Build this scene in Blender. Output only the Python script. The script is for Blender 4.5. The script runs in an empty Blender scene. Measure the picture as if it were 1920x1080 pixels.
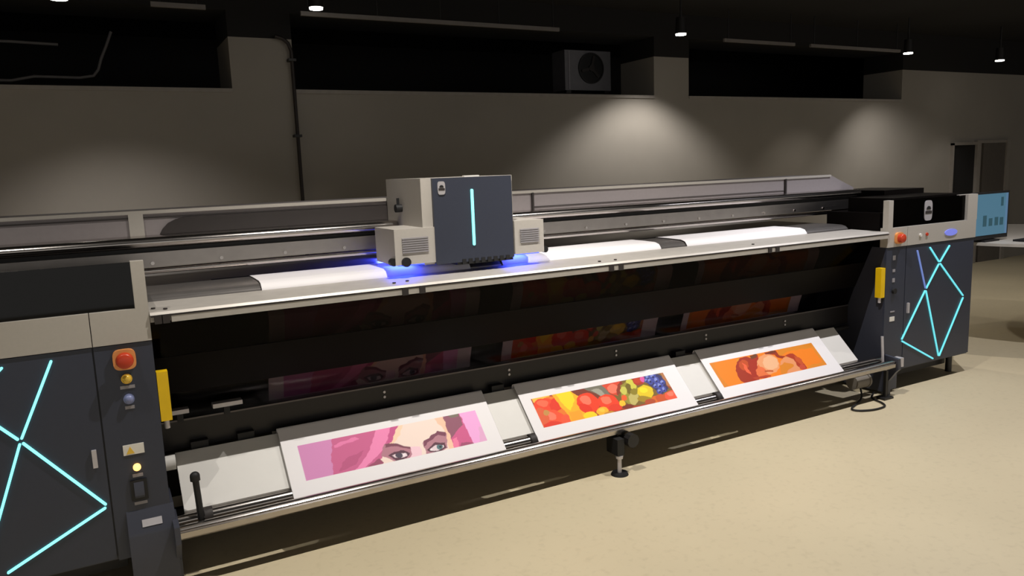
import bpy, bmesh, math, random
import numpy as np
from mathutils import Vector, Matrix

K = 1.25            # all coordinates below are in drawing units of 1.25 m
W = 4.32            # clear width between the two cabinets
scene = bpy.context.scene
COL = scene.collection
random.seed(4)

# ------------------------------------------------------------------ materials
def lin(c):
    return tuple((v/255/12.92) if v/255 <= .04045 else ((v/255+.055)/1.055)**2.4 for v in c)

def mat(name, rgb, rough=.5, metal=0., emit=None, strength=0., var=.06, scale=14., bump=0., coat=0., spec=.5):
    m = bpy.data.materials.new(name); m.use_nodes = True
    nt = m.node_tree; b = nt.nodes['Principled BSDF']
    b.inputs['Roughness'].default_value = rough
    b.inputs['Metallic'].default_value = metal
    b.inputs['Specular IOR Level'].default_value = spec
    if coat: b.inputs['Coat Weight'].default_value = coat; b.inputs['Coat Roughness'].default_value = .08
    base = lin(rgb)
    tc = nt.nodes.new('ShaderNodeTexCoord')
    nz = nt.nodes.new('ShaderNodeTexNoise'); nz.inputs['Scale'].default_value = scale; nz.inputs['Detail'].default_value = 5
    nt.links.new(tc.outputs['Object'], nz.inputs['Vector'])
    rp = nt.nodes.new('ShaderNodeValToRGB')
    rp.color_ramp.elements[0].position = .3; rp.color_ramp.elements[1].position = .7
    rp.color_ramp.elements[0].color = tuple(v*(1-var) for v in base)+(1,)
    rp.color_ramp.elements[1].color = tuple(min(1, v*(1+var)) for v in base)+(1,)
    nt.links.new(nz.outputs['Fac'], rp.inputs['Fac'])
    nt.links.new(rp.outputs['Color'], b.inputs['Base Color'])
    if bump:
        bp = nt.nodes.new('ShaderNodeBump'); bp.inputs['Strength'].default_value = bump; bp.inputs['Distance'].default_value = .01
        nt.links.new(nz.outputs['Fac'], bp.inputs['Height']); nt.links.new(bp.outputs['Normal'], b.inputs['Normal'])
    if emit is not None:
        b.inputs['Emission Color'].default_value = lin(emit)+(1,)
        b.inputs['Emission Strength'].default_value = strength
    return m

def brushed(name, rgb, rough, metal=1., axis_scale=(.6, 60, 60), amt=.12):
    m = mat(name, rgb, rough, metal, var=.05)
    nt = m.node_tree; b = nt.nodes['Principled BSDF']
    tc = nt.nodes.new('ShaderNodeTexCoord'); mp = nt.nodes.new('ShaderNodeMapping'); mp.inputs['Scale'].default_value = axis_scale
    nz = nt.nodes.new('ShaderNodeTexNoise'); nz.inputs['Scale'].default_value = 3; nz.inputs['Detail'].default_value = 6
    mr = nt.nodes.new('ShaderNodeMapRange'); mr.inputs['To Min'].default_value = max(.04, rough-amt); mr.inputs['To Max'].default_value = rough+amt
    nt.links.new(tc.outputs['Object'], mp.inputs['Vector']); nt.links.new(mp.outputs['Vector'], nz.inputs['Vector'])
    nt.links.new(nz.outputs['Fac'], mr.inputs['Value']); nt.links.new(mr.outputs['Result'], b.inputs['Roughness'])
    return m

def floor_mat():
    m = mat('polished_concrete', (205, 191, 160), .45, var=.06, scale=.7)
    nt = m.node_tree; b = nt.nodes['Principled BSDF']
    base = b.inputs['Base Color'].links[0].from_socket
    tc = nt.nodes.new('ShaderNodeTexCoord')
    v = nt.nodes.new('ShaderNodeTexNoise'); v.inputs['Scale'].default_value = 26; v.inputs['Detail'].default_value = 8
    r = nt.nodes.new('ShaderNodeValToRGB'); r.color_ramp.elements[0].position = .27; r.color_ramp.elements[0].color = (.62, .6, .57, 1)
    r.color_ramp.elements[1].position = .46; r.color_ramp.elements[1].color = (1, 1, 1, 1)
    mx = nt.nodes.new('ShaderNodeMix'); mx.data_type = 'RGBA'; mx.blend_type = 'MULTIPLY'; mx.inputs[0].default_value = .22
    nt.links.new(tc.outputs['Object'], v.inputs['Vector']); nt.links.new(v.outputs['Fac'], r.inputs['Fac'])
    nt.links.new(base, mx.inputs[6]); nt.links.new(r.outputs['Color'], mx.inputs[7])
    nt.links.new(mx.outputs[2], b.inputs['Base Color'])
    return m

def tinted(name, tint, rough=.03, refl=.03):
    m = bpy.data.materials.new(name); m.use_nodes = True
    nt = m.node_tree; nt.nodes.remove(nt.nodes['Principled BSDF'])
    out = nt.nodes['Material Output']
    t = nt.nodes.new('ShaderNodeBsdfTransparent'); t.inputs['Color'].default_value = (tint[0], tint[1], tint[2], 1)
    g = nt.nodes.new('ShaderNodeBsdfGlossy'); g.inputs['Roughness'].default_value = rough
    mx = nt.nodes.new('ShaderNodeMixShader'); mx.inputs['Fac'].default_value = refl
    nt.links.new(t.outputs[0], mx.inputs[1]); nt.links.new(g.outputs[0], mx.inputs[2])
    nt.links.new(mx.outputs[0], out.inputs['Surface'])
    return m

def paint_mat(name, rough=.55):
    m = bpy.data.materials.new(name); m.use_nodes = True
    nt = m.node_tree; b = nt.nodes['Principled BSDF']
    a = nt.nodes.new('ShaderNodeAttribute'); a.attribute_name = 'print_colour'
    nt.links.new(a.outputs['Color'], b.inputs['Base Color']); b.inputs['Roughness'].default_value = rough
    b.inputs['Specular IOR Level'].default_value = .3
    return m

M = dict(
    wall=mat('taupe_plaster', (149, 143, 135), .9, var=.04, scale=1.6, bump=.03),
    wall_black=mat('black_wall_and_doorway_dark', (24, 22, 22), .9),  # also put in for the darkness inside the doorway
    ledge=mat('pale_ledge_stone', (150, 144, 138), .8),
    ceil=mat('black_ceiling_paint', (22, 20, 20), .9),
    floor=floor_mat(),
    navy=mat('dark_slate_powder_coat', (58, 60, 71), .42, var=.03, scale=60, bump=.01),
    navy2=mat('slate_panel_face', (51, 55, 69), .38, var=.03, scale=60),
    band=mat('warm_grey_powder_coat', (178, 172, 163), .45, var=.02, scale=60),
    grey=mat('light_grey_casing', (184, 178, 170), .45, var=.02, scale=60),
    cover=mat('lilac_grey_sheet_metal', (146, 138, 138), .5, var=.03, scale=40),
    white=mat('white_sheet_metal', (214, 211, 206), .5, var=.015),
    black=mat('matt_black_metal', (24, 22, 22), .5, var=.1),
    rubber=mat('black_rubber', (18, 17, 18), .6),
    gloss_black=mat('gloss_black_panel', (13, 10, 9), .35, var=.02, spec=.06),
    slotdark=mat('dark_brown_grey_recess', (46, 40, 38), .6),
    alu=brushed('brushed_aluminium_beam', (190, 184, 176), .5, .35),
    alu_dark=brushed('dull_aluminium_platen', (150, 145, 142), .36, .85),
    steel=brushed('polished_steel_rail', (186, 180, 176), .2, 1., amt=.07),
    beam=brushed('machined_gantry_beam', (160, 154, 150), .36, 1., amt=.1),
    anod=mat('black_anodised_bar', (34, 31, 31), .38, .3, var=.05),
    cyan=mat('cyan_light_strip', (120, 240, 240), .4, emit=(128, 250, 245), strength=1.5),
    cyan_dim=mat('cyan_light_strip_far', (110, 215, 225), .4, emit=(96, 206, 220), strength=.85),
    violet=mat('violet_light_strip', (100, 110, 170), .4, emit=(96, 120, 180), strength=.8),
    red=mat('red_stop_button', (196, 60, 30), .35),
    amber=mat('amber_plate', (226, 150, 84), .45),
    yellow=mat('safety_yellow', (232, 190, 6), .45, var=.03),
    lens_yellow=mat('yellow_lens', (232, 190, 70), .25),
    lens_blue=mat('pale_blue_button', (128, 136, 176), .25),
    lit_orange=mat('lit_orange_lens', (255, 180, 90), .3, emit=(255, 190, 110), strength=2.2),
    lit_blue=mat('lit_blue_display', (120, 128, 214), .3, emit=(112, 120, 214), strength=.55),
    label=mat('printed_label_grey', (150, 146, 150), .6),
    label_w=mat('printed_label_white', (226, 222, 214), .6),
    plate=mat('stamped_data_plate', (196, 192, 196), .4, .3),
    uv=mat('uv_lamp_glow', (60, 80, 255), .4, emit=(40, 60, 255), strength=4.),
    edge=mat('bar_edge_highlight', (96, 92, 92), .35, .6),  # paler tone painted for the light along the bar's top corner
    motor=mat('grey_motor_casing', (112, 106, 98), .5),
    lamp=mat('downlight_lens', (255, 250, 240), .4, emit=(255, 248, 235), strength=18.),
    pane=tinted('smoked_window', (.05, .045, .045)),
    smoke=tinted('smoked_acrylic', (.38, .34, .34), .06, .006),
    dim_strip=tinted('dimming_strip_tint', (.60, .56, .58), .06, .006),  # tint made up to dim the prints behind it
    print=paint_mat('printed_banner_ink'),
    badge=mat('badge_grey_enamel', (170, 166, 168), .5),
    conduit=mat('pale_conduit_paint', (122, 116, 112), .6),
    darkpipe=mat('dark_brown_pipe', (34, 26, 24), .6),
    acw=mat('dimmed_ac_casing', (118, 116, 120), .5),  # off-white casing, its colour darkened for the dim opening
    doorgrey=mat('grey_door_paint', (96, 90, 84), .6),
    doorframe=mat('pale_door_frame', (150, 143, 136), .5),
    table=mat('pale_laminate', (186, 180, 170), .4),
)

# ------------------------------------------------------------------ mesh helper
class MB:
    def __init__(s): s.bm = bmesh.new()
    def _faces(s, vs, fs):
        v = [s.bm.verts.new(Vector(p)*K) for p in vs]
        for f in fs:
            try: s.bm.faces.new([v[i] for i in f])
            except ValueError: pass
        return s
    def box(s, x0, x1, y0, y1, z0, z1):
        if x0 > x1: x0, x1 = x1, x0
        vs = [(x, y, z) for x in (x0, x1) for y in (y0, y1) for z in (z0, z1)]
        return s._faces(vs, [(0,1,3,2),(4,6,7,5),(0,4,5,1),(2,3,7,6),(0,2,6,4),(1,5,7,3)])
    def extrude(s, poly, a0, a1, axis):
        """closed polygon extruded along an axis; poly gives the two other coordinates in order"""
        def put(p, a):
            return {'x': (a, p[0], p[1]), 'y': (p[0], a, p[1]), 'z': (p[0], p[1], a)}[axis]
        n = len(poly)
        vs = [put(p, a0) for p in poly]+[put(p, a1) for p in poly]
        fs = [tuple(range(n)), tuple(range(2*n-1, n-1, -1))]
        fs += [(i, (i+1) % n, n+(i+1) % n, n+i) for i in range(n)]
        return s._faces(vs, fs)
    def cyl(s, p0, p1, r0, r1=None, n=24):
        r1 = r0 if r1 is None else r1
        p0, p1 = Vector(p0), Vector(p1); d = (p1-p0).normalized()
        u = d.orthogonal().normalized(); w = d.cross(u)
        vs = []
        for p, r in ((p0, r0), (p1, r1)):
            vs += [tuple(p+(u*math.cos(t)+w*math.sin(t))*r) for t in [2*math.pi*i/n for i in range(n)]]
        fs = [tuple(range(n-1, -1, -1)), tuple(range(n, 2*n))]+[(i, (i+1) % n, n+(i+1) % n, n+i) for i in range(n)]
        return s._faces(vs, fs)
    def ring(s, c, axis, r_out, r_in, h, n=40):
        """flat annulus with thickness; axis 'y' or 'z' or 'x'"""
        c = Vector(c); A = {'x': (Vector((0,1,0)), Vector((0,0,1)), Vector((1,0,0))), 'y': (Vector((1,0,0)), Vector((0,0,1)), Vector((0,1,0))), 'z': (Vector((1,0,0)), Vector((0,1,0)), Vector((0,0,1)))}[axis]
        vs = []
        for r, k in ((r_out, 0), (r_in, 0), (r_out, h), (r_in, h)):
            vs += [tuple(c+A[0]*r*math.cos(2*math.pi*i/n)+A[1]*r*math.sin(2*math.pi*i/n)+A[2]*k) for i in range(n)]
        fs = []
        for i in range(n):
            j = (i+1) % n
            fs += [(i, j, n+j, n+i), (2*n+i, 3*n+i, 3*n+j, 2*n+j), (i, 2*n+i, 2*n+j, j), (n+i, n+j, 3*n+j, 3*n+i)]
        return s._faces(vs, fs)
    def dome(s, c, axis, r, h, n=24, m=6):
        """half ellipsoid bulging along +/-axis (sign of h)"""
        c = Vector(c); A = {'y': (Vector((1,0,0)), Vector((0,0,1)), Vector((0,1,0))), 'z': (Vector((1,0,0)), Vector((0,1,0)), Vector((0,0,1)))}[axis]
        vs = []
        for k in range(m):
            a = math.pi/2*k/m
            vs += [tuple(c+(A[0]*math.cos(2*math.pi*i/n)+A[1]*math.sin(2*math.pi*i/n))*r*math.cos(a)+A[2]*h*math.sin(a)) for i in range(n)]
        vs.append(tuple(c+A[2]*h)); t = len(vs)-1
        fs = [tuple(range(n))]
        for k in range(m-1):
            fs += [(k*n+i, k*n+(i+1) % n, (k+1)*n+(i+1) % n, (k+1)*n+i) for i in range(n)]
        fs += [((m-1)*n+i, (m-1)*n+(i+1) % n, t) for i in range(n)]
        return s._faces(vs, fs)
    def tube(s, pts, r, n=10):
        pts = [Vector(p) for p in pts]; rings = []
        up = Vector((.13, .21, .97))
        for i, p in enumerate(pts):
            d = (pts[min(i+1, len(pts)-1)]-pts[max(i-1, 0)]).normalized()
            u = d.cross(up).normalized(); w = d.cross(u)
            rings.append([tuple(p+(u*math.cos(2*math.pi*k/n)+w*math.sin(2*math.pi*k/n))*r) for k in range(n)])
        vs = [v for rg in rings for v in rg]; L = len(pts)
        fs = [tuple(range(n-1, -1, -1)), tuple(range((L-1)*n, L*n))]
        for i in range(L-1):
            fs += [(i*n+k, i*n+(k+1) % n, (i+1)*n+(k+1) % n, (i+1)*n+k) for k in range(n)]
        return s._faces(vs, fs)
    def bar(s, p, q, w, y0, y1):
        """flat bar in the xz plane from p=(x,z) to q, width w, between depths y0 and y1, rounded ends"""
        p, q = Vector(p), Vector(q); d = (q-p).normalized(); nrm = Vector((-d.y, d.x))*w/2
        poly = []
        for c, sgn in ((q, 1), (p, -1)):
            a0 = math.atan2(nrm.y, nrm.x) if sgn > 0 else math.atan2(-nrm.y, -nrm.x)
            for k in range(7):
                a = a0-math.pi*k/6
                poly.append((c.x+math.cos(a)*w/2, c.y+math.sin(a)*w/2))
        return s.extrude(poly, y0, y1, 'y')

def world_loc(o):
    v = Vector((0, 0, 0))
    while o is not None: v += o.location; o = o.parent
    return v

def obj(name, mb, m, parent=None, bevel=0., smooth=True, origin=None):
    bm = mb.bm
    if bevel:
        es = [e for e in bm.edges if len(e.link_faces) == 2 and e.calc_face_angle(0) > .5]
        bmesh.ops.bevel(bm, geom=es, offset=bevel*K, segments=2, affect='EDGES', profile=.6, clamp_overlap=True)
    bmesh.ops.recalc_face_normals(bm, faces=bm.faces)
    me = bpy.data.meshes.new(name)
    zs = [v.co for v in bm.verts]
    lo = Vector((min(v.x for v in zs), min(v.y for v in zs), min(v.z for v in zs)))
    hi = Vector((max(v.x for v in zs), max(v.y for v in zs), max(v.z for v in zs)))
    org = Vector(((lo.x+hi.x)/2, (lo.y+hi.y)/2, lo.z))
    bmesh.ops.translate(bm, verts=bm.verts, vec=-org)
    bm.to_mesh(me); bm.free()
    if smooth:
        me.polygons.foreach_set('use_smooth', [True]*len(me.polygons))
        me.set_sharp_from_angle(angle=math.radians(32))
    me.materials.append(m)
    o = bpy.data.objects.new(name, me); COL.objects.link(o)
    if parent is not None:
        o.location = org-world_loc(parent); o.parent = parent
    else: o.location = org
    return o

def tag(o, label=None, cat=None, group=None, kind=None):
    if label: o['label'] = label
    if cat: o['category'] = cat
    if group: o['group'] = group
    if kind: o['kind'] = kind
    return o

def empty(name, loc, label, cat, group=None):
    o = bpy.data.objects.new(name, None); COL.objects.link(o); o.location = Vector(loc)*K
    o.empty_display_size = .1
    return tag(o, label, cat, group)

def structure(name, mb, m, bevel=0., parent=None):
    o = obj(name, mb, m, parent, bevel)
    if parent is None: o['kind'] = 'structure'
    return o

# ------------------------------------------------------------------ room
YW = 3.3; YR = 3.87; ZL = 2.285; ZT = 2.68
structure('floor', MB().box(-7, 15, -8, 6.2, -.1, 0), M['floor'])
structure('ceiling', MB().box(-7, 15, -8, 6.2, 3.12, 3.22), M['ceil'])
wb = MB()
wb.box(-7, 15, YW, YR, 0, ZL-.03)                                   # solid lower half with the ledge on top
for a, b in ((.92, 1.41), (5.13, 5.6), (9.19, 15)):                 # piers between the openings
    wb.box(a, b, YW, YR, ZL-.03, ZT if b < 10 else 2.66)
structure('wall_back', wb, M['wall'])
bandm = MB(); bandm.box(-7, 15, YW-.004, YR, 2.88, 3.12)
for a, b in ((.92, 1.41), (5.13, 5.6), (9.19, 15)): bandm.box(a, b, YW-.004, YR, ZT if b < 10 else 2.66, 2.88)  # pier tops in flat black, up to the band
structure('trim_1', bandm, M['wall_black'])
lg = MB()
for a, b in ((-7, .92), (1.41, 5.13), (5.6, 9.19)): lg.box(a, b, YW-.012, YR, ZL-.03, ZL)
structure('trim_2', lg, M['ledge'], .004)
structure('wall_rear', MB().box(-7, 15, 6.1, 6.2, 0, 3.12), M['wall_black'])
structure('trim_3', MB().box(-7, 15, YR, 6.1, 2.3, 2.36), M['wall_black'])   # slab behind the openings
structure('wall_right', MB().box(14.9, 15, -8, 6.2, 0, 3.12), M['wall'])
structure('wall_left', MB().box(-7, -6.9, -8, 6.2, 0, 3.12), M['wall'])

# dark doorway and door at the right end of the back wall
d1 = structure('doorway_dark', MB().box(10.32, 10.84, YW-.012, YW-.004, 0, 1.68), M['wall_black'])  # flat black sheet standing for the unlit inside of the doorway
fr = MB(); fr.box(10.29, 10.32, YW-.04, YW, 0, 1.71); fr.box(10.84, 10.92, YW-.05, YW, 0, 1.74); fr.box(10.29, 10.92, YW-.04, YW, 1.68, 1.72)
structure('door_frame', fr, M['doorframe'], .004, d1)
d2 = structure('door_2', MB().box(11.02, 11.56, YW-.03, YW-.004, 0, 1.7), M['doorgrey'])
fr = MB(); fr.box(11.56, 11.64, YW-.05, YW, 0, 1.74); fr.box(10.93, 11.64, YW-.04, YW, 1.70, 1.74)
structure('door_frame', fr, M['doorframe'], .004, d2)
structure('door_handle', MB().box(11.45, 11.5, YW-.07, YW-.03, .78, .82), M['steel'], .004, d2)
structure('baseboard_back', MB().box(-7, 10.29, YW-.015, YW, 0, .09), M['doorgrey'], .003)

# ------------------------------------------------------------------ things on and above the wall
t = empty('wall_pipe', (1.39, YW-.05, 0), 'thin dark vertical pipe running down the wall beside the left pier', 'pipe')
obj('pipe', MB().tube([(1.39, YW-.05, 0.02), (1.39, YW-.05, 2.58), (1.37, YW-.05, 2.64), (1.33, YW-.05, 2.675), (1.27, YW-.05, 2.69)], .015), M['darkpipe'], t)
for z in (.5, 1.2, 1.9, 2.5): obj('pipe_clamp', MB().box(1.36, 1.42, YW-.075, YW, z, z+.02), M['black'], t, .002)

t = tag(obj('duct_pipe', MB().cyl((5.33, 4.0, 2.36), (5.33, 4.0, 3.1), .05), M['darkpipe']),
        'dark upright pipe in the opening beside the outdoor fan unit', 'pipe')

ac = empty('air_conditioner', (4.75, 3.95, 2.36), 'pale outdoor air conditioner unit with a round black fan, standing in the middle opening', 'air conditioner')
x0, x1, zb, zt_ = 4.45, 5.05, 2.40, 2.82
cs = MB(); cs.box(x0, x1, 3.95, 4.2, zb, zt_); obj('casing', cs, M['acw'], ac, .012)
obj('side_trim', MB().box(x0+.045, x0+.06, 3.944, 3.952, zb+.01, zt_-.01), M['label'], ac)
cxz = (4.785, 3.946, 2.635)
obj('fan_ring', MB().ring(cxz, 'y', .165, .15, -.012), M['black'], ac)
obj('fan_well', MB().cyl((4.785, 3.949, 2.635), (4.785, 3.943, 2.635), .152, n=40), M['rubber'], ac)
fb = MB(); fb.cyl((4.785, 3.942, 2.635), (4.785, 3.925, 2.635), .035)
for k in range(3):
    a = math.radians(75+120*k); fb.bar((4.785, 2.635), (4.785+.12*math.cos(a), 2.635+.12*math.sin(a)), .03, 3.928, 3.936)
obj('fan_blades', fb, M['slotdark'], ac)
for xx in (4.5, 5.0): obj('foot', MB().box(xx-.03, xx+.03, 3.96, 4.19, 2.36, 2.402), M['black'], ac)

cable = tag(obj('hanging_conduit', MB().tube([(.145, 4.2, 2.83), (.10, 4.2, 2.72), (.05, 4.2, 2.61), (.02, 4.2, 2.52), (-.02, 4.2, 2.47), (-.12, 4.2, 2.452), (-.44, 4.2, 2.455), (-.6, 4.2, 2.42), (-1.2, 4.2, 2.42), (-1.5, 4.2, 2.5), (-1.55, 4.2, 3.12)], .012), M['conduit']),
            'thin pale conduit hanging in a bend inside the left opening', 'conduit')
tag(obj('straight_conduit', MB().tube([(-1.85, 4.3, 3.12), (-1.8, 4.3, 2.78), (-1.6, 4.3, 2.74), (-.57, 4.3, 2.735), (-.25, 4.3, 2.725)], .012), M['conduit']),
    'straight pale conduit high inside the left opening, above the bent one', 'conduit')

# pale ceiling rail running along the wall top, in four lengths
rails = [(.36, .72, 'short pale rail length under the ceiling, left end of the line'),
         (1.40, 3.72, 'longest pale rail length under the black ceiling above the carriage'),
         (5.72, 6.75, 'pale rail length under the ceiling right of the outdoor fan unit'),
         (7.0, 8.55, 'pale rail length under the ceiling leading to the third lamp')]
for a, b, l in rails:
    t = empty('ceiling_rail', ((a+b)/2, 2.9, 2.79), l, 'rail', 'pale rail lengths under the ceiling')
    obj('channel', MB().box(a, b, 2.89, 2.915, 2.79, 2.822), M['conduit'], t, .003)
    n = max(2, int((b-a)/.55)+1)
    for i in range(n):
        x = a+.06+(b-a-.12)*i/(n-1)
        obj('hanger', MB().cyl((x, 2.902, 2.82), (x, 2.902, 3.12), .006, n=8), M['black'], t)

# downlights near the wall
def downlight(x, y, z, label, energy, aim=(0, 0), cone=112, blend=.18, col=(1, .95, .885)):
    t = empty('downlight', (x, y, z), label, 'lamp', 'ceiling downlights along the back wall')
    obj('housing', MB().cyl((x, y, z+.012), (x, y, z+.16), .055, .045), M['black'], t)
    obj('lens', MB().cyl((x, y, z), (x, y, z+.014), .048), M['lamp'], t)
    obj('stem', MB().cyl((x, y, z+.155), (x, y, 3.12), .01, n=10), M['black'], t)
    spot(x, y, z-.02, energy, cone, blend, aim, col)
def spot(x, y, z, energy, cone, blend, aim=(0, 0), col=(1, .93, .83), r=.04):
    l = bpy.data.lights.new('spot_light', 'SPOT'); l.energy = energy; l.spot_size = math.radians(cone); l.spot_blend = blend
    l.color = col; l.shadow_soft_size = r
    o = bpy.data.objects.new('spot_light', l); COL.objects.link(o); o.location = Vector((x, y, z))*K
    o.rotation_euler = (Vector((aim[0], aim[1], -1))).to_track_quat('-Z', 'Y').to_euler()
    return o
EW = 105
downlight(1.44, 2.6, 2.78, 'lit downlight at the left end of the long pale ceiling rail', EW*.06, cone=60)
downlight(4.885, 2.6, 2.765, 'lit downlight above and right of the outdoor fan unit', EW*1.45, cone=117, blend=.5)
downlight(8.27, 2.6, 2.72, 'lit downlight above the far end of the right opening', EW*1.1, cone=116, blend=.8, aim=(.3, -.05))
downlight(10.1, 2.6, 2.70, 'lit downlight nearest the doors, rightmost in the row', EW*.2, cone=80, blend=.5)
downlight(-.19, 2.2, 2.655, 'lit downlight in the top left corner, half cut by the frame', EW*1.7, cone=108, blend=.9, aim=(.12, .05))
for x, e in ((-2.2, .7), (7.3, .35)): spot(x, 2.5, 2.75, EW*e, 92, .6)

# front row over the printer (ceiling lamps above the frame)
EF = 288
for x, e, c in ((-2.5, .5, (1, .94, .85)), (-.7, .3, (1, .95, .87)), (1.09, 1, (1, .95, .88)), (2.83, 1, (1, .96, .91)), (4.64, .9, (.93, .93, 1)), (6.4, .45, (1, .94, .9))):
    spot(x, -.62, 3.0, EF*e, 104, .55, col=c, r=.008)
spot(9.2, -.6, 3.0, EF*.3, 100, .6, col=(1, .92, .82))

# ------------------------------------------------------------------ the printer
P = empty('large_format_printer', (W/2, .3, 0), 'huge dark grey roll-fed printer with cyan light strips, spanning the room', 'printer')

LED = {'L': dict(A=(-.329, .958), B=(-.458, .673), C=(-.475, .954), D=(-.60, .834), E=(-.89, .575), F=(-.63, .19), G=(-.212, .366), H=(-.56, .192), I=(-.70, .95)),
       'R': dict(A=(-.31, .946), B=(-.421, .664), C=(-.441, .954), D=(-.561, .834), E=(-.857, .568), F=(-.602, .168), G=(-.18, .343), H=(-.545, .162), I=(-.672, .95))}

def emblem(c, h, y, parent):
    """white rounded badge with a dark arch: frame, arch and foot cut as one flat mesh"""
    x, z = c; b = MB(); w = h*.62
    # outer rounded frame from a stack of strips
    n = 28; out = []
    for k in range(n):
        a = 2*math.pi*k/n
        sx = math.copysign(abs(math.cos(a))**.5, math.cos(a)); sz = math.copysign(abs(math.sin(a))**.5, math.sin(a))
        out.append((x+sx*w/2, z+sz*h/2))
    b.extrude(out, y-.004, y, 'y')
    o = obj('badge', b, M['badge'], parent)
    a_ = MB(); arc = [(x+w*.27*math.cos(math.pi*k/12), z+h*.05+h*.17*math.sin(math.pi*k/12)) for k in range(13)]
    a_.extrude(arc, y-.007, y-.004, 'y');     obj('badge_arch', a_, M['rubber'], parent)
    obj('badge_stripe', MB().box(x-w*.40, x+w*.42, y-.006, y-.004, z-h*.16, z-h*.02), M['slotdark'], parent)

def squircle(x, z, r, n=28):
    return [(x+math.copysign(abs(math.cos(a))**.55, math.cos(a))*r, z+math.copysign(abs(math.sin(a))**.55, math.sin(a))*r) for a in [2*math.pi*k/n for k in range(n)]]

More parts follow.
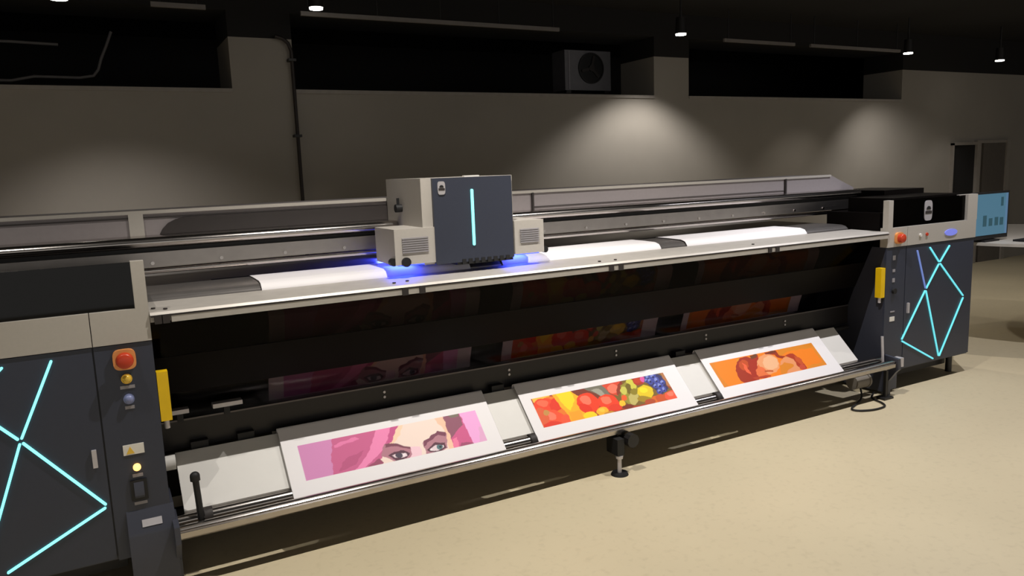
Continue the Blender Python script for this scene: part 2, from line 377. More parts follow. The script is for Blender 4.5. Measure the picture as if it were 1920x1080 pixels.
def cabinet(side):
    s = 1 if side == 'L' else -1
    X = (lambda x: x) if side == 'L' else (lambda x: W-x)
    b = MB(); b.box(X(-.957), X(0), 0, .75, .14, .98)
    C = obj('cabinet', b, M['navy'], P, .004)
    tag(C, 'left end cabinet' if side == 'L' else 'right end cabinet with a badge on its smoked window')
    obj('door', MB().box(X(-.95), X(-.203), -.014, .0, .15, .976), M['navy2'], C, .003)
    obj('control_column', MB().box(X(-.197), X(0), -.014, .0, .14, .976), M['navy2'], C, .003)
    pl = MB()
    prof = [(0.6, .02), (-.055, .02), (-.062, .235), (-.057, .25), (-.014, .325), (0.6, .325)]
    if side == 'R': prof = [(0.6, .02), (-.013, .02), (-.013, .14), (0.6, .14)]
    pl.extrude(prof, X(-.155), X(.012 if side == 'L' else 0), 'x'); obj('plinth', pl, M['navy'], C, .004)
    for fx in (-.88, -.1):
        for fy in (.08, .65): obj('foot', MB().cyl((X(fx), fy, 0), (X(fx), fy, .15), .022, n=12), M['black'], C)
    # base skid in the dark under the door
    obj('base_skid', MB().box(X(-.9), X(-.17), .12, .7, .05, .14), M['black'], C)
    # light grey fascia and window frame
    f = MB(); f.box(X(-.957), X(-.2), -.02, .035, .98, 1.105); f.box(X(-.197), X(0), -.02, .035, .98, 1.105)
    f.box(X(-.045), X(0), -.02, .02, 1.105, 1.283); f.box(X(-.962), X(-.85), -.02, .02, 1.105, 1.283)
    f.box(X(-.85), X(-.78), .0, .02, 1.27, 1.283)
    obj('fascia', f, M['band'], C, .004)
    obj('window', MB().box(X(-.852), X(-.043), .0, .008, 1.10, 1.279), M['pane'], C)
    obj('housing', MB().box(X(-.945), X(-.01), .05, .46, .98, 1.20), M['gloss_black'], C)
    # light strips
    q = LED[side]; m = M['cyan'] if side == 'L' else M['cyan_dim']; w = .0088 if side == 'L' else .010
    g = .012
    def seg(a, b_, mm=m):
        a, b_ = Vector(q[a]), Vector(q[b_]); d = (b_-a).normalized()
        a2, b2 = a+d*g, b_-d*g
        obj('light_strip', MB().bar((X(a2.x), a2.y), (X(b2.x), b2.y), w, -.021, -.013), mm, C)
    seg('A', 'B', m if side == 'L' else M['violet'])
    for a, b_ in ('ID', 'DB', 'CD', 'DE', 'EF', 'FB', 'BG', 'GH'): seg(a, b_)
    obj('door_handle', MB().box(X(-.244), X(-.228), -.026, -.012, .525, .593), M['plate'], C, .003)
    if side == 'L':
        x = X(-.1)
        b = MB(); b.extrude(squircle(x, .92, .039), -.03, -.013, 'y'); obj('emergency_stop', b, M['amber'], C, .004)
        c_ = MB(); c_.cyl((x, -.03, .92), (x, -.045, .92), .022); c_.cyl((x, -.045, .92), (x, -.062, .92), .031, .028); c_.dome((x, -.062, .92), 'y', .028, -.008)
        tag(obj('stop_button', c_, M['red'], C), 'red mushroom stop button')
        for z, mm, nm in ((.845, M['lens_yellow'], 'indicator_lamp'), (.766, M['lens_blue'], 'push_button'), (.496, M['lit_orange'], 'indicator_lamp')):
            q_ = .72 if mm is M['lit_orange'] else 1.
            c_ = MB(); c_.cyl((x, -.013, z), (x, -.024, z), .019*q_); c_.dome((x, -.024, z), 'y', .016*q_, -.012)
            obj(nm, c_, mm, C)
        for z, w_ in ((.812, .05), (.733, .032), (.463, .036), (.352, .045)):
            obj('caption_plate', MB().box(x-w_/2, x+w_/2, -.017, -.013, z-.006, z+.006), M['label'], C, .002)
        obj('warning_label', MB().box(x-.04, x+.032, -.017, -.013, .548, .588), M['label_w'], C)
        tri = MB(); tri.extrude([(x-.03, .553), (x-.002, .553), (x-.016, .581)], -.019, -.017, 'y'); obj('warning_sign', tri, M['lens_yellow'], C)
        obj('power_switch', MB().box(x-.03, x+.028, -.024, -.013, .365, .445), M['rubber'], C, .006)
        obj('switch_rocker', MB().extrude([(-.024, .375), (-.03, .385), (-.026, .435), (-.024, .438)], x-.018, x+.016, 'x'), M['navy'], C)
        obj('data_plate', MB().extrude([(-.047, .263), (-.033, .2875), (-.038, .290), (-.052, .2655)], -.105, -.035, 'x'), M['plate'], C, .001)
    else:
        x = W+.078
        for z, h in ((.909, .03), (.825, .018), (.761, .026)):
            obj('icon_plate', MB().box(x-.011, x+.011, -.018, -.013, z-h/2, z+h/2), M['label'], C, .002)
        obj('key_switch', MB().cyl((x+.004, -.013, .69), (x+.004, -.03, .69), .018), M['rubber'], C)
        obj('caption_plate', MB().box(x-.02, x+.022, -.017, -.013, .548, .556), M['label'], C)
        obj('white_sticker', MB().box(x-.024, x+.024, -.017, -.013, .488, .518), M['label_w'], C, .002)
        b = MB(); b.extrude(squircle(4.423, 1.037, .037), -.036, -.019, 'y'); obj('emergency_stop', b, M['amber'], C, .004)
        c_ = MB(); c_.cyl((4.42, -.036, 1.037), (4.42, -.06, 1.037), .028); c_.dome((4.42, -.06, 1.037), 'y', .028, -.01); tag(obj('stop_button', c_, M['red'], C), 'red mushroom stop button')
        for xx, mm in ((4.652, M['label_w']), (4.72, M['red'])):
            c_ = MB(); c_.cyl((xx, -.019, 1.04), (xx, -.028, 1.04), .011, n=14); obj('push_button', c_, mm, C)
        el = [(4.985+.068*math.cos(2*math.pi*k/28), 1.035+.023*math.sin(2*math.pi*k/28)) for k in range(28)]
        obj('status_light', MB().extrude(el, -.026, -.019, 'y'), M['lit_blue'], C)
        emblem((4.755, 1.196), .135, .0, C)
        hb = MB(); hb.box(4.80, 5.25, .36, .8, 1.0, 1.325); hb.box(4.42, 5.19, .03, .36, 1.1, 1.292); obj('rear_hood', hb, M['gloss_black'], C, .004)
    return C
cabinet('L'); cabinet('R')

# bridge between the cabinets
bm_ = MB(); bm_.extrude([(-.03, 1.074), (-.022, 1.084), (.25, 1.088), (.25, 1.045), (-.012, 1.045), (-.012, 1.074)], 0.002, W-.002, 'x')
FB = obj('front_beam', bm_, M['alu'], P, .002)
obj('beam_lip', MB().box(.075, W-.01, -.03, -.013, 1.042, 1.066), M['alu'], FB, .004)
obj('groove_shade_strip', MB().box(.004, W-.004, -.0315, -.02, 1.0665, 1.0725), M['slotdark'], FB)  # dark strip painted in as the groove's shade
for x in (.03, .055, 1.02, 1.10, 2.13, 2.19, 3.25, 3.31):
    obj('hinge_clip', MB().box(x-.014, x+.014, -.036, -.011, 1.04, 1.07), M['slotdark'], FB, .003)
for x, y in ((.02, .06), (.06, .02), (1.0, .05), (1.07, .07), (2.1, .03), (2.2, .03), (3.2, .05)):
    obj('screw', MB().cyl((x, y, 1.086), (x, y, 1.0905), .008, n=12), M['slotdark'], FB)
pt = MB()
prof = [(.268, .99), (.268, 1.07), (.275, 1.092), (.295, 1.108), (.33, 1.116), (.40, 1.118), (1.05, 1.118), (1.05, .99)]
pt.extrude(prof, .002, W-.002, 'x'); obj('platen', pt, M['alu_dark'], P)
obj('lower_body', MB().box(.002, W-.002, .52, .95, .14, .99), M['gloss_black'], P)
obj('rear_chassis', MB().box(.002, W-.002, .95, 1.05, .10, .99), M['black'], P)

# smoked window and dark shield under the beam, plus an added dimming strip
obj('smoked_panel', MB().extrude([(.062, 1.045), (.068, 1.045), (.142, .872), (.136, .872)], .004, W-.004, 'x'), M['smoke'], P)
obj('added_dimming_strip', MB().extrude([(.212, .702), (.216, .702), (.264, .571), (.26, .571)], .004, W-.004, 'x'), M['dim_strip'], P)  # tinted strip added to darken the prints seen above the bar
SH = obj('shield_panel', MB().extrude([(.134, .874), (.146, .874), (.222, .702), (.21, .702)], .004, W-.004, 'x'), M['gloss_black'], P)
CB = obj('cross_bar', MB().box(.004, W-.004, .26, .315, .445, .572), M['anod'], P, .004)
for x in (.99, 1.672, 2.36, 3.03, 3.705):
    for z in (.536, .512): obj('screw', MB().cyl((x, .262, z), (x, .254, z), .0065, n=12), M['plate'], CB)
obj('edge_highlight', MB().box(.004, W-.004, .256, .264, .566, .573), M['edge'], CB, .001)  # pale strip painted as the lit top corner of the bar
for a, b in ((.055, .12), (.215, .335)):
    obj('bracket', MB().box(a, b, .20, .25, .612, .63), M['plate'], CB, .003)
    obj('bracket_arm', MB().box((a+b)/2-.012, (a+b)/2+.012, .245, .28, .565, .615), M['rubber'], CB, .002)
for xs, l in ((.022, 'left'), (W-.022, 'right')):
    b = MB(); b.box(xs-.02, xs+.02, -.012, .03, .655, .85)
    lc = obj('light_curtain', b, M['yellow'], P, .006)
    obj('curtain_plug', MB().cyl((xs, .01, .655), (xs, .01, .62), .01, n=12), M['plate'], lc)

# gantry
g0, g1 = -.94, 4.72
GB = obj('gantry_beam', MB().box(g0, g1, .50, .66, 1.205, 1.27), M['beam'], P, .004)
x = .06
while x < 4.6:
    obj('bolt', MB().cyl((x, .501, 1.222), (x, .494, 1.222), .008, n=12), M['steel'], GB); x += .285
obj('beam_recess', MB().box(g0, g1, .53, .66, 1.268, 1.292), M['black'], GB)
rp = [(.66, 1.288)]+[(.515-.03*math.sin(a), 1.312-.024*math.cos(a)) for a in [math.pi*k/10 for k in range(11)]]+[(.66, 1.336)]
obj('upper_rail', MB().extrude(rp, g0, g1, 'x'), M['steel'], GB)
obj('feed_slot', MB().box(.3, 4.0, .552, .575, 1.1175, 1.1192), M['rubber'], P)
obj('lower_rail', MB().cyl((g0, .52, 1.187), (g1, .52, 1.187), .013, n=16), M['steel'], GB)

RC = MB(); RC.extrude([(-.95, 1.206), (-.95, 1.445), (4.60, 1.445), (4.86, 1.345), (4.86, 1.206)], .66, 1.02, 'y')
RC = obj('rear_cover', RC, M['cover'], P, .004)
obj('cover_cap', MB().box(-.95, 4.60, .65, .70, 1.432, 1.447), M['band'], RC, .003)
for x, w in ((.02, .06), (2.08, .012), (4.135, .014)):
    obj('cover_divider', MB().box(x-w/2, x+w/2, .648, .662, 1.335, 1.434), M['band'] if w > .03 else M['slotdark'], RC, .002)
obj('cover_crease', MB().box(-.95, 1.2, .654, .661, 1.412, 1.419), M['slotdark'], RC)
obj('cover_crease', MB().box(2.09, 4.13, .654, .661, 1.350, 1.354), M['slotdark'], RC)
sl = [(.113, 1.337), (.125, 1.36), (.15, 1.385), (.185, 1.402), (.23, 1.41), (1.30, 1.41), (1.30, 1.337)]
obj('slot_shade_plate', MB().extrude(sl, .645, .661, 'y'), M['slotdark'], RC)  # dark plate on the cover, painted shade for a recessed slot

# print carriage
CA = MB(); CA.box(1.197, 1.68, .165, .635, 1.14, 1.543)
CA.box(1.21, 1.66, .60, .84, 1.166, 1.20)
CA = obj('print_carriage', CA, M['grey'], P, .010)
obj('front_panel', MB().box(1.25, 1.668, .148, .166, 1.138, 1.541), M['navy2'], CA, .004)
obj('light_strip', MB().bar((1.4505, 1.22), (1.4505, 1.478), .0125, .142, .149), M['cyan'], CA)
obj('top_clip', MB().box(1.42, 1.50, .16, .18, 1.541, 1.549), M['label_w'], CA)
emblem((1.293, 1.495), .062, .147, CA)
hd = MB(); hd.box(1.36, 1.665, .152, .55, 1.126, 1.142)
for k in range(8): hd.box(1.385+k*.034, 1.405+k*.034, .145, .153, 1.128, 1.152)
obj('print_head', hd, M['rubber'], CA)
kb = MB(); kb.cyl((1.197, .43, 1.40), (1.165, .43, 1.40), .02); kb.cyl((1.18, .43, 1.40), (1.18, .43, 1.45), .007, n=10)
obj('clamp_knob', kb, M['rubber'], CA)
for a, b, nm in ((1.05, 1.198, 'L'), (1.679, 1.846, 'R')):
    lb = MB(); lb.box(a, b if nm == 'R' else 1.25, .152, .42, 1.15, 1.316)
    obj('lamp_box', lb, M['grey'], CA, .008)
    va, vb = (a+.035, 1.215) if nm == 'L' else (a+.03, b-.03)
    vt = MB()
    for k in range(7): vt.box(va, vb, .146, .153, 1.205+k*.0105, 1.211+k*.0105)
    obj('vent_grille', vt, M['label'], CA)
    obj('uv_lamp', MB().box(a+.02, (b if nm == 'R' else 1.25)-.02, .17, .40, 1.144, 1.151), M['uv'], CA)
    if nm == 'L':
        obj('guide_wheel', MB().cyl((1.10, .14, 1.163), (1.10, .17, 1.163), .022), M['rubber'], CA)
        obj('guide_wheel', MB().cyl((1.045, .16, 1.165), (1.045, .19, 1.165), .018), M['rubber'], CA)
    else:
        obj('guide_wheel', MB().cyl((1.86, .16, 1.16), (1.86, .19, 1.16), .016), M['rubber'], CA)
obj('added_streak_glow', MB().box(1.20, 1.34, .70, .82, 1.135, 1.165), M['uv'], CA)  # glowing block added for the blue streak on the platen
def area(x, y, z, sx, sy, e, col, direction=(0, 0, -1)):
    l = bpy.data.lights.new('uv_light', 'AREA'); l.shape = 'RECTANGLE'; l.size = sx*K; l.size_y = sy*K; l.energy = e; l.color = col
    o = bpy.data.objects.new('uv_light', l); COL.objects.link(o); o.location = Vector((x, y, z))*K
    o.rotation_euler = Vector(direction).to_track_quat('-Z', 'Y').to_euler()
area(1.15, .33, 1.142, .16, .12, .4, (.1, .17, 1)); area(1.76, .32, 1.142, .12, .12, .35, (.1, .17, 1))
area(1.19, .76, 1.15, .14, .03, 2.4, (.04, .06, 1), (-1, .0, -.32))  # added light that throws the blue streak leftwards

# take-up: ramp, rails, front bar
a_ = .262
def ramp_z(y): return a_-.010+.95*y
rm = MB(); rm.extrude([(.014, ramp_z(.014)), (.207, ramp_z(.207)), (.222, ramp_z(.207)-.004), (.225, .40), (.215, .40), (.208, ramp_z(.207)-.02), (.02, ramp_z(.014)-.012)], .05, 4.11, 'x')
obj('ramp', rm, M['white'], P, .0015)
obj('inner_rail', MB().cyl((.02, -.002, .232), (4.30, -.002, .232), .028, n=28), M['steel'], P)
bar = [(-.058, .20), (-.058, .236), (-.066, .246), (-.08, .25), (-.094, .247), (-.103, .239), (-.098, .234), (-.108, .228), (-.108, .206), (-.10, .198)]
TB = obj('take_up_bar', MB().extrude(bar, .02, 4.335, 'x'), M['steel'], P)
for x0_, x1_ in ((.0, .02), (4.335, 4.36)):
    eb = MB(); eb.extrude([(-.12, .19), (-.115, .258), (-.06, .265), (.035, .275), (.06, .24), (.06, .17), (0, .1), (0, .0), (-.05, .0), (-.05, .1), (-.10, .17)], x0_, x1_, 'x')
    obj('end_bracket', eb, M['navy'], P, .003)
obj('bracket_cap', MB().box(4.36, 4.40, -.11, -.06, .2, .26), M['plate'], P, .004)
obj('roller_end', MB().cyl((.0, .15, .432), (.045, .15, .432), .032), M['white'], P)
obj('guide_tube', MB().cyl((.045, .235, .425), (4.28, .235, .425), .016, n=16), M['black'], P)
for x in (.15, .34, 1.585, 2.80): obj('pinch_block', MB().box(x-.035, x+.035, .222, .258, .43, .476), M['rubber'], P, .004)
# levers and clips on the inner rail
lv = MB(); lv.tube([(.105, -.032, .238), (.102, -.03, .33), (.098, -.03, .42)], .0125); lv.dome((.098, -.03, .418), 'z', .019, .018); lv.cyl((.098, -.03, .40), (.098, -.03, .42), .019)
obj('lever', lv, M['rubber'], P)
lv = MB(); lv.tube([(4.30, -.03, .23), (4.298, -.02, .40)], .009); obj('lever', lv, M['plate'], P)
for x in (.135, 1.648, 2.872):
    obj('rail_clip', MB().cyl((x-.016, -.002, .232), (x+.016, -.002, .232), .037), M['slotdark'], P)
# support foot in the middle
S = obj('support_arm', MB().box(2.066, 2.108, -.145, -.05, .105, .19), M['rubber'], P, .006)
obj('foot_rod', MB().cyl((2.087, -.13, .008), (2.087, -.13, .105), .011, n=16), M['plate'], S)
obj('foot_collar', MB().cyl((2.087, -.13, .086), (2.087, -.13, .102), .018, .02, n=16), M['plate'], S)
obj('foot_pad', MB().cyl((2.087, -.13, 0), (2.087, -.13, .012), .046, .04), M['rubber'], S)
kn = MB(); kn.cyl((2.152, -.125, .175), (2.152, -.165, .175), .036, n=10); kn.cyl((2.152, -.05, .175), (2.152, -.126, .175), .012)
obj('knob', kn, M['black'], S, .004)
# drive motor at the right end
mo = MB(); mo.cyl((4.04, .0, .125), (4.16, .0, .125), .045); mo.cyl((4.16, .0, .125), (4.175, .0, .125), .05); mo.box(4.05, 4.15, -.02, .02, .16, .205)
MO = obj('drive_motor', mo, M['motor'], P, .003)
ms = MB(); ms.box(4.255, 4.275, -.09, -.07, .012, .19); ms.box(4.22, 4.31, -.11, -.05, 0, .014); obj('end_foot', ms, M['black'], P, .003)
# lower frame tie bars near the floor
for y, z in ((.33, .07), (.50, .05)): obj('tie_bar', MB().box(.03, 4.3, y, y+.03, z, z+.035), M['black'], P, .003)

pts = []
for k in range(41):
    u = k/40
    px = 4.10+.02*u; 
    pts.append(None)
ctrl = [(4.12, .0, .09), (4.10, -.03, .03), (4.02, -.06, .008), (3.90, -.11, .008), (3.90, -.16, .008), (3.99, -.20, .008), (4.10, -.195, .008), (4.15, -.14, .008), (4.17, -.08, .008), (4.20, -.03, .008), (4.3, .03, .008)]
def catmull(c, n=8):
    c = [Vector(c[0])]+[Vector(p) for p in c]+[Vector(c[-1])]; out = []
    for i in range(1, len(c)-2):
        for k in range(n):
            t = k/n; p0, p1, p2, p3 = c[i-1], c[i], c[i+1], c[i+2]
            out.append(.5*((2*p1)+(p2-p0)*t+(2*p0-5*p1+4*p2-p3)*t*t+(3*p1-p0-3*p2+p3)*t**3))
    out.append(c[-2]); return out
tag(obj('motor_cable', MB().tube(catmull(ctrl), .006, 8), M['rubber']), 'thin dark cable looping on the floor under the right end of the printer', 'cable')

# ------------------------------------------------------------------ printed sheets
def inpoly(x, y, poly):
    inside = np.zeros(x.shape, bool); n = len(poly)
    for i in range(n):
        x1, y1 = poly[i]; x2, y2 = poly[(i+1) % n]
        if y1 == y2: continue
        c = ((y1 > y) != (y2 > y)) & (x < (x2-x1)*(y-y1)/(y2-y1)+x1)
        inside ^= c
    return inside
def ell(x, y, cx, cy, rx, ry, deg=0):
    a = math.radians(deg); dx, dy = x-cx, y-cy
    u = dx*math.cos(a)+dy*math.sin(a); v = -dx*math.sin(a)+dy*math.cos(a)
    return (u/rx)**2+(v/ry)**2
def art_pink(x, y):
    c = np.empty(x.shape+(3,)); c[:] = (240, 218, 206)
    def P_(poly, col): c[inpoly(x, y, poly)] = col
    def E_(cx, cy, rx, ry, col, deg=0): c[ell(x, y, cx, cy, rx, ry, deg) < 1] = col
    P_([(900, 280), (1000, 280), (960, 380), (880, 480), (860, 460)], (248, 208, 178))
    P_([(1230, 230), (1330, 220), (1400, 420), (1420, 520), (1370, 520), (1340, 340)], (248, 196, 168))
    P_([(1000, 470), (1120, 470), (1150, 620), (1000, 640)], (240, 200, 212))
    P_([(140, 380), (450, 330), (430, 560), (440, 760), (180, 780)], (210, 134, 186))
    P_([(430, 340), (980, 270), (930, 330), (890, 440), (830, 460), (800, 560), (700, 640), (430, 760), (410, 560)], (200, 92, 140))
    P_([(780, 300), (900, 290), (850, 420), (810, 500), (650, 640), (560, 680), (700, 520)], (236, 132, 180))
    P_([(600, 400), (640, 410), (440, 480), (430, 460)], (228, 120, 170))
    P_([(520, 560), (660, 500), (600, 600), (460, 660)], (184, 80, 126))
    P_([(690, 620), (780, 560), (810, 590), (760, 660)], (150, 70, 100))
    P_([(900, 290), (960, 280), (880, 440), (850, 440)], (196, 80, 136))
    # eyes with brows
    P_([(820, 455), (930, 448), (1030, 470), (1050, 520), (1020, 560), (930, 585), (860, 560), (800, 540)], (176, 118, 134))
    P_([(830, 452), (930, 446), (1035, 470), (1030, 484), (930, 468), (840, 478)], (120, 62, 82))
    P_([(850, 540), (900, 505), (980, 498), (1030, 520), (1000, 550), (930, 578)], (84, 44, 62))
    P_([(885, 540), (925, 522), (990, 518), (1010, 532), (960, 550), (910, 556)], (226, 205, 212))
    E_(940, 535, 28, 20, (70, 60, 76)); E_(978, 528, 12, 9, (240, 226, 232))
    P_([(1140, 440), (1270, 350), (1350, 355), (1350, 470), (1300, 510), (1170, 520)], (176, 122, 136))
    P_([(1150, 430), (1270, 345), (1350, 355), (1340, 385), (1280, 372), (1180, 440), (1150, 470)], (120, 62, 84))
    P_([(1170, 490), (1250, 430), (1330, 430), (1340, 470), (1290, 505), (1200, 508)], (88, 48, 64))
    P_([(1200, 480), (1250, 452), (1315, 448), (1318, 472), (1270, 492), (1220, 496)], (224, 206, 212))
    E_(1282, 466, 26, 22, (80, 112, 118)); E_(1285, 464, 10, 10, (34, 34, 44)); E_(1210, 486, 12, 8, (240, 228, 232))
    # right hair
    P_([(1330, 200), (1480, 190), (1620, 460), (1420, 500), (1370, 340)], (205, 88, 138))
    P_([(1330, 210), (1470, 190), (1500, 290), (1390, 400), (1350, 300)], (142, 84, 104))
    P_([(1350, 215), (1465, 190), (1475, 225), (1400, 245)], (120, 110, 96))
    P_([(1405, 400), (1440, 390), (1460, 500), (1400, 500)], (236, 120, 160))
    P_([(1470, 430), (1590, 420), (1600, 470), (1460, 490)], (160, 74, 110))
    P_([(1470, 190), (1660, 150), (1760, 430), (1590, 450)], (238, 168, 220))
    P_([(1640, 300), (1700, 300), (1740, 430), (1640, 440)], (226, 168, 206))
    return c
def art_fruit(x, y):
    c = np.empty(x.shape+(3,)); c[:] = (168, 60, 24)
    def P_(poly, col): c[inpoly(x, y, poly)] = col
    def E_(cx, cy, rx, ry, col, deg=0, hi=None):
        e = ell(x, y, cx, cy, rx, ry, deg); m = e < 1; c[m] = col
        if hi is not None:
            e2 = ell(x, y, cx-.2*rx, cy-.3*ry, rx*.5, ry*.45, deg); c[m & (e2 < 1)] = hi
    P_([(180, 400), (360, 390), (340, 470), (230, 480)], (240, 186, 70))
    P_([(1000, 240), (1640, 150), (1680, 420), (1000, 520)], (120, 92, 30))
    E_(400, 560, 190, 160, (232, 120, 30))
    E_(320, 490, 105, 70, (236, 66, 28), 10, (252, 104, 70)); E_(430, 480, 60, 75, (226, 50, 18), 40)
    E_(390, 620, 120, 85, (240, 78, 40), 15, (252, 120, 92)); E_(290, 600, 60, 90, (222, 92, 50), -20); E_(510, 625, 45, 45, (238, 84, 48)); E_(330, 560, 26, 26, (196, 140, 70))
    E_(390, 675, 90, 28, (222, 50, 18), -8)
    P_([(380, 380), (560, 350), (640, 400), (690, 520), (700, 640), (560, 650), (540, 590), (460, 500)], (252, 176, 24))
    P_([(420, 375), (560, 352), (600, 440), (560, 540), (500, 500), (450, 430)], (250, 214, 20))
    P_([(540, 560), (660, 540), (690, 640), (570, 655)], (254, 160, 28))
    P_([(545, 345), (850, 290), (900, 420), (840, 470), (620, 400)], (120, 50, 28))
    P_([(690, 330), (880, 285), (960, 400), (830, 390)], (116, 112, 96)); P_([(760, 345), (830, 330), (900, 385), (850, 400)], (160, 156, 140))
    E_(730, 470, 115, 90, (234, 60, 18), 25, (250, 116, 88)); E_(700, 520, 70, 40, (226, 46, 12), 25)
    P_([(860, 300), (1050, 260), (1030, 400), (960, 380)], (216, 70, 40)); E_(980, 335, 55, 42, (250, 118, 92), 10); E_(1045, 330, 26, 66, (140, 50, 22), 15)
    E_(930, 465, 110, 75, (236, 62, 22), 15, (252, 116, 84)); E_(1000, 510, 70, 30, (224, 54, 20), -5)
    E_(745, 590, 65, 42, (252, 208, 20), -5); E_(870, 550, 60, 44, (252, 176, 34), 0, (254, 196, 60)); E_(940, 570, 55, 24, (200, 140, 40), -8)
    P_([(1060, 300), (1160, 250), (1240, 330), (1250, 430), (1160, 500), (1060, 420)], (150, 140, 44))
    E_(1170, 290, 62, 34, (206, 200, 70), 40); E_(1090, 350, 34, 40, (200, 196, 84)); E_(1140, 330, 28, 50, (112, 94, 12), -20); E_(1190, 420, 50, 62, (190, 176, 100), 10); E_(1200, 360, 40, 30, (140, 124, 24))
    E_(1090, 420, 32, 28, (232, 92, 30)); E_(1070, 470, 34, 26, (252, 190, 40)); E_(1130, 500, 60, 22, (120, 40, 18), -8)
    P_([(1160, 230), (1290, 205), (1300, 290), (1220, 300)], (170, 50, 18)); E_(1240, 255, 45, 26, (190, 60, 20), 0)
    E_(1290, 235, 26, 36, (216, 90, 160))
    E_(1315, 360, 88, 62, (226, 196, 20), 5, (252, 220, 30)); E_(1310, 425, 80, 28, (160, 130, 16), 0)
    E_(1420, 430, 50, 36, (214, 104, 20)); E_(1360, 450, 60, 26, (176, 70, 28), -5); E_(1480, 410, 60, 40, (200, 80, 24))
    P_([(1285, 200), (1420, 175), (1500, 210), (1570, 320), (1500, 380), (1420, 340), (1330, 270)], (52, 48, 92))
    for cx, cy, r in ((1345, 225, 34), (1400, 215, 32), (1370, 260, 30), (1435, 250, 36), (1470, 300, 36), (1425, 300, 28), (1500, 265, 28), (1465, 350, 28), (1330, 255, 22), (1515, 330, 28)):
        E_(cx, cy, r, r*.85, (66, 74, 158), 0, (128, 140, 206)); E_(cx+5, cy+5, r*.3, r*.26, (36, 32, 74))
    P_([(1480, 170), (1560, 170), (1640, 330), (1560, 300), (1500, 210)], (176, 116, 70))
    P_([(1540, 290), (1640, 310), (1700, 430), (1600, 330)], (160, 66, 22))
    E_(1600, 385, 78, 46, (236, 84, 50), -5, (252, 120, 92))
    return c
def art_orange(x, y):
    c = np.empty(x.shape+(3,)); c[:] = (240, 128, 10)
    def P_(poly, col): c[inpoly(x, y, poly)] = col
    def E_(cx, cy, rx, ry, col, deg=0): c[ell(x, y, cx, cy, rx, ry, deg) < 1] = col
    P_([(260, 370), (330, 370), (350, 440), (440, 560), (520, 640), (440, 660)], (216, 128, 26))
    P_([(1020, 200), (1470, 120), (1490, 190), (1160, 240), (1060, 300)], (218, 132, 24))
    P_([(1440, 180), (1480, 170), (1640, 370), (1380, 430), (1380, 390), (1560, 340)], (222, 134, 30))
    P_([(570, 340), (730, 315), (740, 420), (600, 400)], (216, 140, 30))
    E_(700, 460, 120, 155, (158, 44, 6), -28)
    E_(655, 400, 52, 58, (190, 74, 18), -30); P_([(630, 370), (680, 400), (720, 470), (790, 500), (770, 520), (690, 480)], (238, 96, 56))
    P_([(730, 300), (800, 280), (830, 340), (810, 440), (850, 500), (830, 560), (760, 560), (720, 420)], (164, 42, 10))
    P_([(720, 300), (790, 276), (800, 310), (740, 340)], (112, 60, 24))
    E_(930, 385, 125, 108, (232, 156, 104), 10); E_(955, 370, 90, 72, (236, 180, 136), 10)
    E_(850, 470, 58, 50, (230, 110, 60), 20)
    P_([(820, 380), (850, 460), (960, 440), (990, 470), (900, 470), (940, 500), (900, 525), (820, 520), (800, 460)], (226, 112, 58))
    P_([(890, 455), (985, 448), (985, 466), (900, 468)], (176, 84, 40)); P_([(760, 530), (960, 500), (960, 520), (800, 556)], (176, 60, 24))
    P_([(880, 262), (1010, 235), (1060, 290), (1130, 300), (1090, 322), (1040, 310), (1000, 280), (900, 285)], (150, 46, 10)); P_([(890, 262), (1010, 238), (1020, 262), (920, 276)], (112, 50, 20))
    E_(1180, 400, 120, 100, (228, 148, 96), 10)
    P_([(1060, 400), (1110, 360), (1220, 380), (1220, 400), (1150, 440), (1130, 490), (1070, 480)], (218, 130, 24))
    P_([(1110, 290), (1210, 262), (1280, 300), (1340, 360), (1370, 410), (1330, 440), (1270, 400), (1220, 320)], (172, 52, 14)); P_([(1230, 290), (1290, 300), (1340, 370), (1300, 380), (1250, 340)], (196, 78, 30)); E_(1318, 405, 38, 30, (196, 74, 48))
    return c
ART = dict(pink=(art_pink, ((160, 465), (215, 725), (1620, 180), (1705, 405))),
           fruit=(art_fruit, ((190, 425), (305, 705), (1510, 175), (1660, 405))),
           orange=(art_orange, ((275, 385), (460, 645), (1450, 140), (1610, 365))))

# path of the web in the y-z plane, from the front bar up to the back of the platen
PATH = [(-.052, .195), (-.051, .226), (-.045, .234)]
PATH += [(y, a_+.014+.95*y) for y in (-.03, 0, .03, .06, .09, .12, .15, .18, .2)]
PATH += [(.207, a_+.014+.95*.205), (.216, .468), (.23, .425), (.245, .395), (.28, .385), (.315, .40), (.333, .44), (.335, .52), (.33, .575)]
PATH += [(.318, .62), (.29, .70), (.25, .78), (.205, .87), (.175, .94), (.165, .985), (.185, 1.015), (.235, 1.03), (.259, 1.045), (.261, 1.07), (.266, 1.092), (.285, 1.113), (.32, 1.122), (.42, 1.1235), (.545, 1.1235), (.556, 1.121), (.56, 1.10)]
def web():
    p = np.array(PATH); d = np.r_[0, np.cumsum(np.hypot(*np.diff(p, axis=0).T))]
    s_y0 = np.interp(.006, p[:9, 0][2:], d[:9][2:])      # print starts low on the ramp
    L = d[-1]; s = [0.]
    while s[-1] < L:
        fine = (s[-1] < d[12]) or (d[18] < s[-1] < d[26])
        s.append(s[-1]+(.0022 if fine else .012))
    s = np.array([min(v, L) for v in s])
    return s, np.interp(s, d, p[:, 0]), np.interp(s, d, p[:, 1]), s_y0
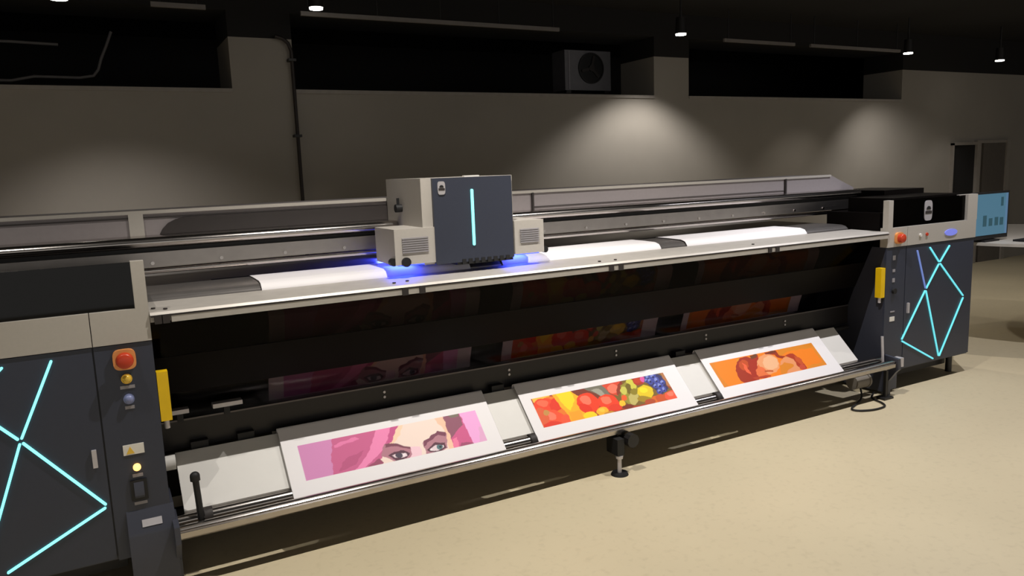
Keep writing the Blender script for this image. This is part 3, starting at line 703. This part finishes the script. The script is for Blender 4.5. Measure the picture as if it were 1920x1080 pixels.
def sheet(x0, x1, px0, px1, art, label, flip):
    s, Y, Z, s0 = web(); nu = 340
    xs = np.linspace(x0, x1, nu+1); XX, SS = np.meshgrid(xs, s)
    YY = np.repeat(Y[:, None], nu+1, 1); ZZ = np.repeat(Z[:, None], nu+1, 1)
    H = .172
    zi = int(np.argmax((s > 1.) | ((Z > .572) & (s > .45))))
    starts = [s0, s[zi], s[zi]+.315]
    col = np.empty(XX.shape+(3,)); col[:] = (232, 228, 229)
    v = np.full(XX.shape, -1.)
    for st in starts:
        t = (SS-st)/H; v = np.where((t > 0) & (t < 1), t, v)
    u = (XX-px0)/(px1-px0)
    ok = (u > 0) & (u < 1) & (v > 0)
    f, (tl, bl, tr, br) = ART[art]; uu, vv = np.clip(u, 0, 1), np.clip(v, 0, 1)
    # soft organic wobble of the picture outlines
    w1 = 5*np.sin(uu*61+vv*7)*np.cos(vv*23); w2 = 5*np.cos(uu*47)*np.sin(vv*19+uu*31)
    def mix(i): return (tl[i]*(1-uu)+tr[i]*uu)*vv+(bl[i]*(1-uu)+br[i]*uu)*(1-vv)
    pic = f(mix(0)+w1, mix(1)+w2)
    col[ok] = pic[ok]
    l = col/255.; l = np.where(l <= .04045, l/12.92, ((l+.055)/1.055)**2.4)
    nr = len(s)
    org = Vector(((x0+x1)/2, 0, .195))
    V = np.stack([XX-org.x, YY-org.y, ZZ-org.z], -1).reshape(-1, 3)*K
    i = np.arange(nr*(nu+1)).reshape(nr, nu+1)
    F = np.stack([i[:-1, :-1], i[:-1, 1:], i[1:, 1:], i[1:, :-1]], -1).reshape(-1, 4)
    me = bpy.data.meshes.new('printed_sheet')
    me.vertices.add(len(V)); me.vertices.foreach_set('co', V.ravel())
    me.loops.add(F.size); me.loops.foreach_set('vertex_index', F.ravel())
    me.polygons.add(len(F)); me.polygons.foreach_set('loop_start', np.arange(0, F.size, 4)); me.polygons.foreach_set('loop_total', np.full(len(F), 4))
    me.update(calc_edges=True); me.validate()
    at = me.color_attributes.new('print_colour', 'FLOAT_COLOR', 'POINT')
    at.data.foreach_set('color', np.concatenate([l, np.ones(l.shape[:2]+(1,))], -1).ravel())
    me.polygons.foreach_set('use_smooth', [True]*len(F))
    me.materials.append(M['print'])
    o = bpy.data.objects.new('printed_sheet', me); COL.objects.link(o); o.location = org*K
    so = o.modifiers.new('thickness', 'SOLIDIFY'); so.thickness = .0012; so.offset = 0
    return tag(o, label, 'print', 'printed sheets coming off the printer')
sheet(.468, 1.482, .534, 1.405, 'pink', 'white printed sheet showing pink hair and two eyes, on the ramp', False)
sheet(1.665, 2.698, 1.725, 2.590, 'fruit', 'white printed sheet showing red, yellow and blue fruit, on the ramp', False)
sheet(2.892, 3.905, 2.937, 3.805, 'orange', 'white printed sheet showing an orange picture, furthest right on the ramp', False)

# ------------------------------------------------------------------ operator corner at the right end
tb = empty('operator_table', (7.6, .3, 0), 'pale round topped table under the monitor at the right edge', 'table')
tp = MB(); tp.cyl((6.85, .42, .85), (6.85, .42, .872), .98, n=80); obj('tabletop', tp, M['table'], tb, .006)
obj('pedestal', MB().cyl((7.6, .3, .02), (7.6, .3, .851), .05), M['black'], tb)
obj('base', MB().cyl((7.6, .3, 0), (7.6, .3, .022), .34, .32, n=40), M['black'], tb)
kbm = MB(); kbm.box(6.12, 6.5, .06, .18, .872, .887); tag(obj('keyboard', kbm, M['rubber'], None, .004), 'dark keyboard lying on the pale table in front of the monitor', 'keyboard')

mn = empty('monitor', (6.02, .32, .872), 'flat monitor with a lit blue screen, beside the right cabinet', 'monitor')
sx0, sx1, sz0, sz1 = 5.80, 6.235, .925, 1.245
obj('frame', MB().box(sx0-.015, sx1+.024, .30, .33, sz0-.032, sz1+.016), M['rubber'], mn, .006)
scr_e = mat('lit_screen_blue', (20, 30, 36), .4, emit=(78, 120, 142), strength=.8)
scr_d = mat('lit_screen_dark', (14, 22, 26), .4, emit=(48, 86, 98), strength=.7)
scr_l = mat('lit_screen_pale', (24, 30, 40), .4, emit=(90, 124, 156), strength=.8)
S_ = obj('screen', MB().box(sx0, sx1, .296, .301, sz0, sz1), scr_e, mn)
for cx_, hh in ((.30, .085), (.48, .06), (.66, .065), (.82, .06)):
    x = sx0+(sx1-sx0)*cx_; obj('screen_icon', MB().box(x-.022, x+.022, .293, .2965, sz0+.07, sz0+.07+hh), scr_d, S_)
obj('screen_icon', MB().box(sx0+.34, sx0+.37, .293, .2965, sz1-.10, sz1-.03), scr_d, S_)
sb = MB(); sb.box(sx1-.03, sx1, .2945, .2965, sz0, sz1); sb.box(sx0, sx0+.02, .2945, .2965, sz0, sz1); obj('screen_border', sb, scr_l, S_)
obj('stand_neck', MB().box(5.99, 6.05, .33, .36, .88, 1.05), M['rubber'], mn, .004)
obj('stand_foot', MB().box(5.92, 6.12, .28, .44, .872, .887), M['rubber'], mn, .005)

# ------------------------------------------------------------------ world, camera, view
w = bpy.data.worlds.new('World'); scene.world = w; w.use_nodes = True
w.node_tree.nodes['Background'].inputs['Color'].default_value = (1, .96, .9, 1)
w.node_tree.nodes['Background'].inputs['Strength'].default_value = .62

cam = bpy.data.cameras.new('camera'); co = bpy.data.objects.new('camera', cam); COL.objects.link(co)
cam.sensor_width = 36; cam.lens = 1433.97/1920*36; cam.clip_start = .05
yaw, pitch, roll = .49555688, .15188416, -.03800783
f = Vector((math.sin(yaw)*math.cos(pitch), math.cos(yaw)*math.cos(pitch), -math.sin(pitch)))
r0 = Vector((math.cos(yaw), -math.sin(yaw), 0)); u0 = r0.cross(f)
r = r0*math.cos(roll)+u0*math.sin(roll); u = u0*math.cos(roll)-r0*math.sin(roll)
m = Matrix((r, u, -f)).transposed().to_4x4(); m.translation = Vector((-.14589685, -3.17382406, 1.56196509))*K
co.matrix_world = m
scene.camera = co
scene.view_settings.view_transform = 'Standard'; scene.view_settings.look = 'None'
scene.view_settings.gamma = 1; scene.view_settings.use_curve_mapping = False
scene.view_settings.exposure = 0.
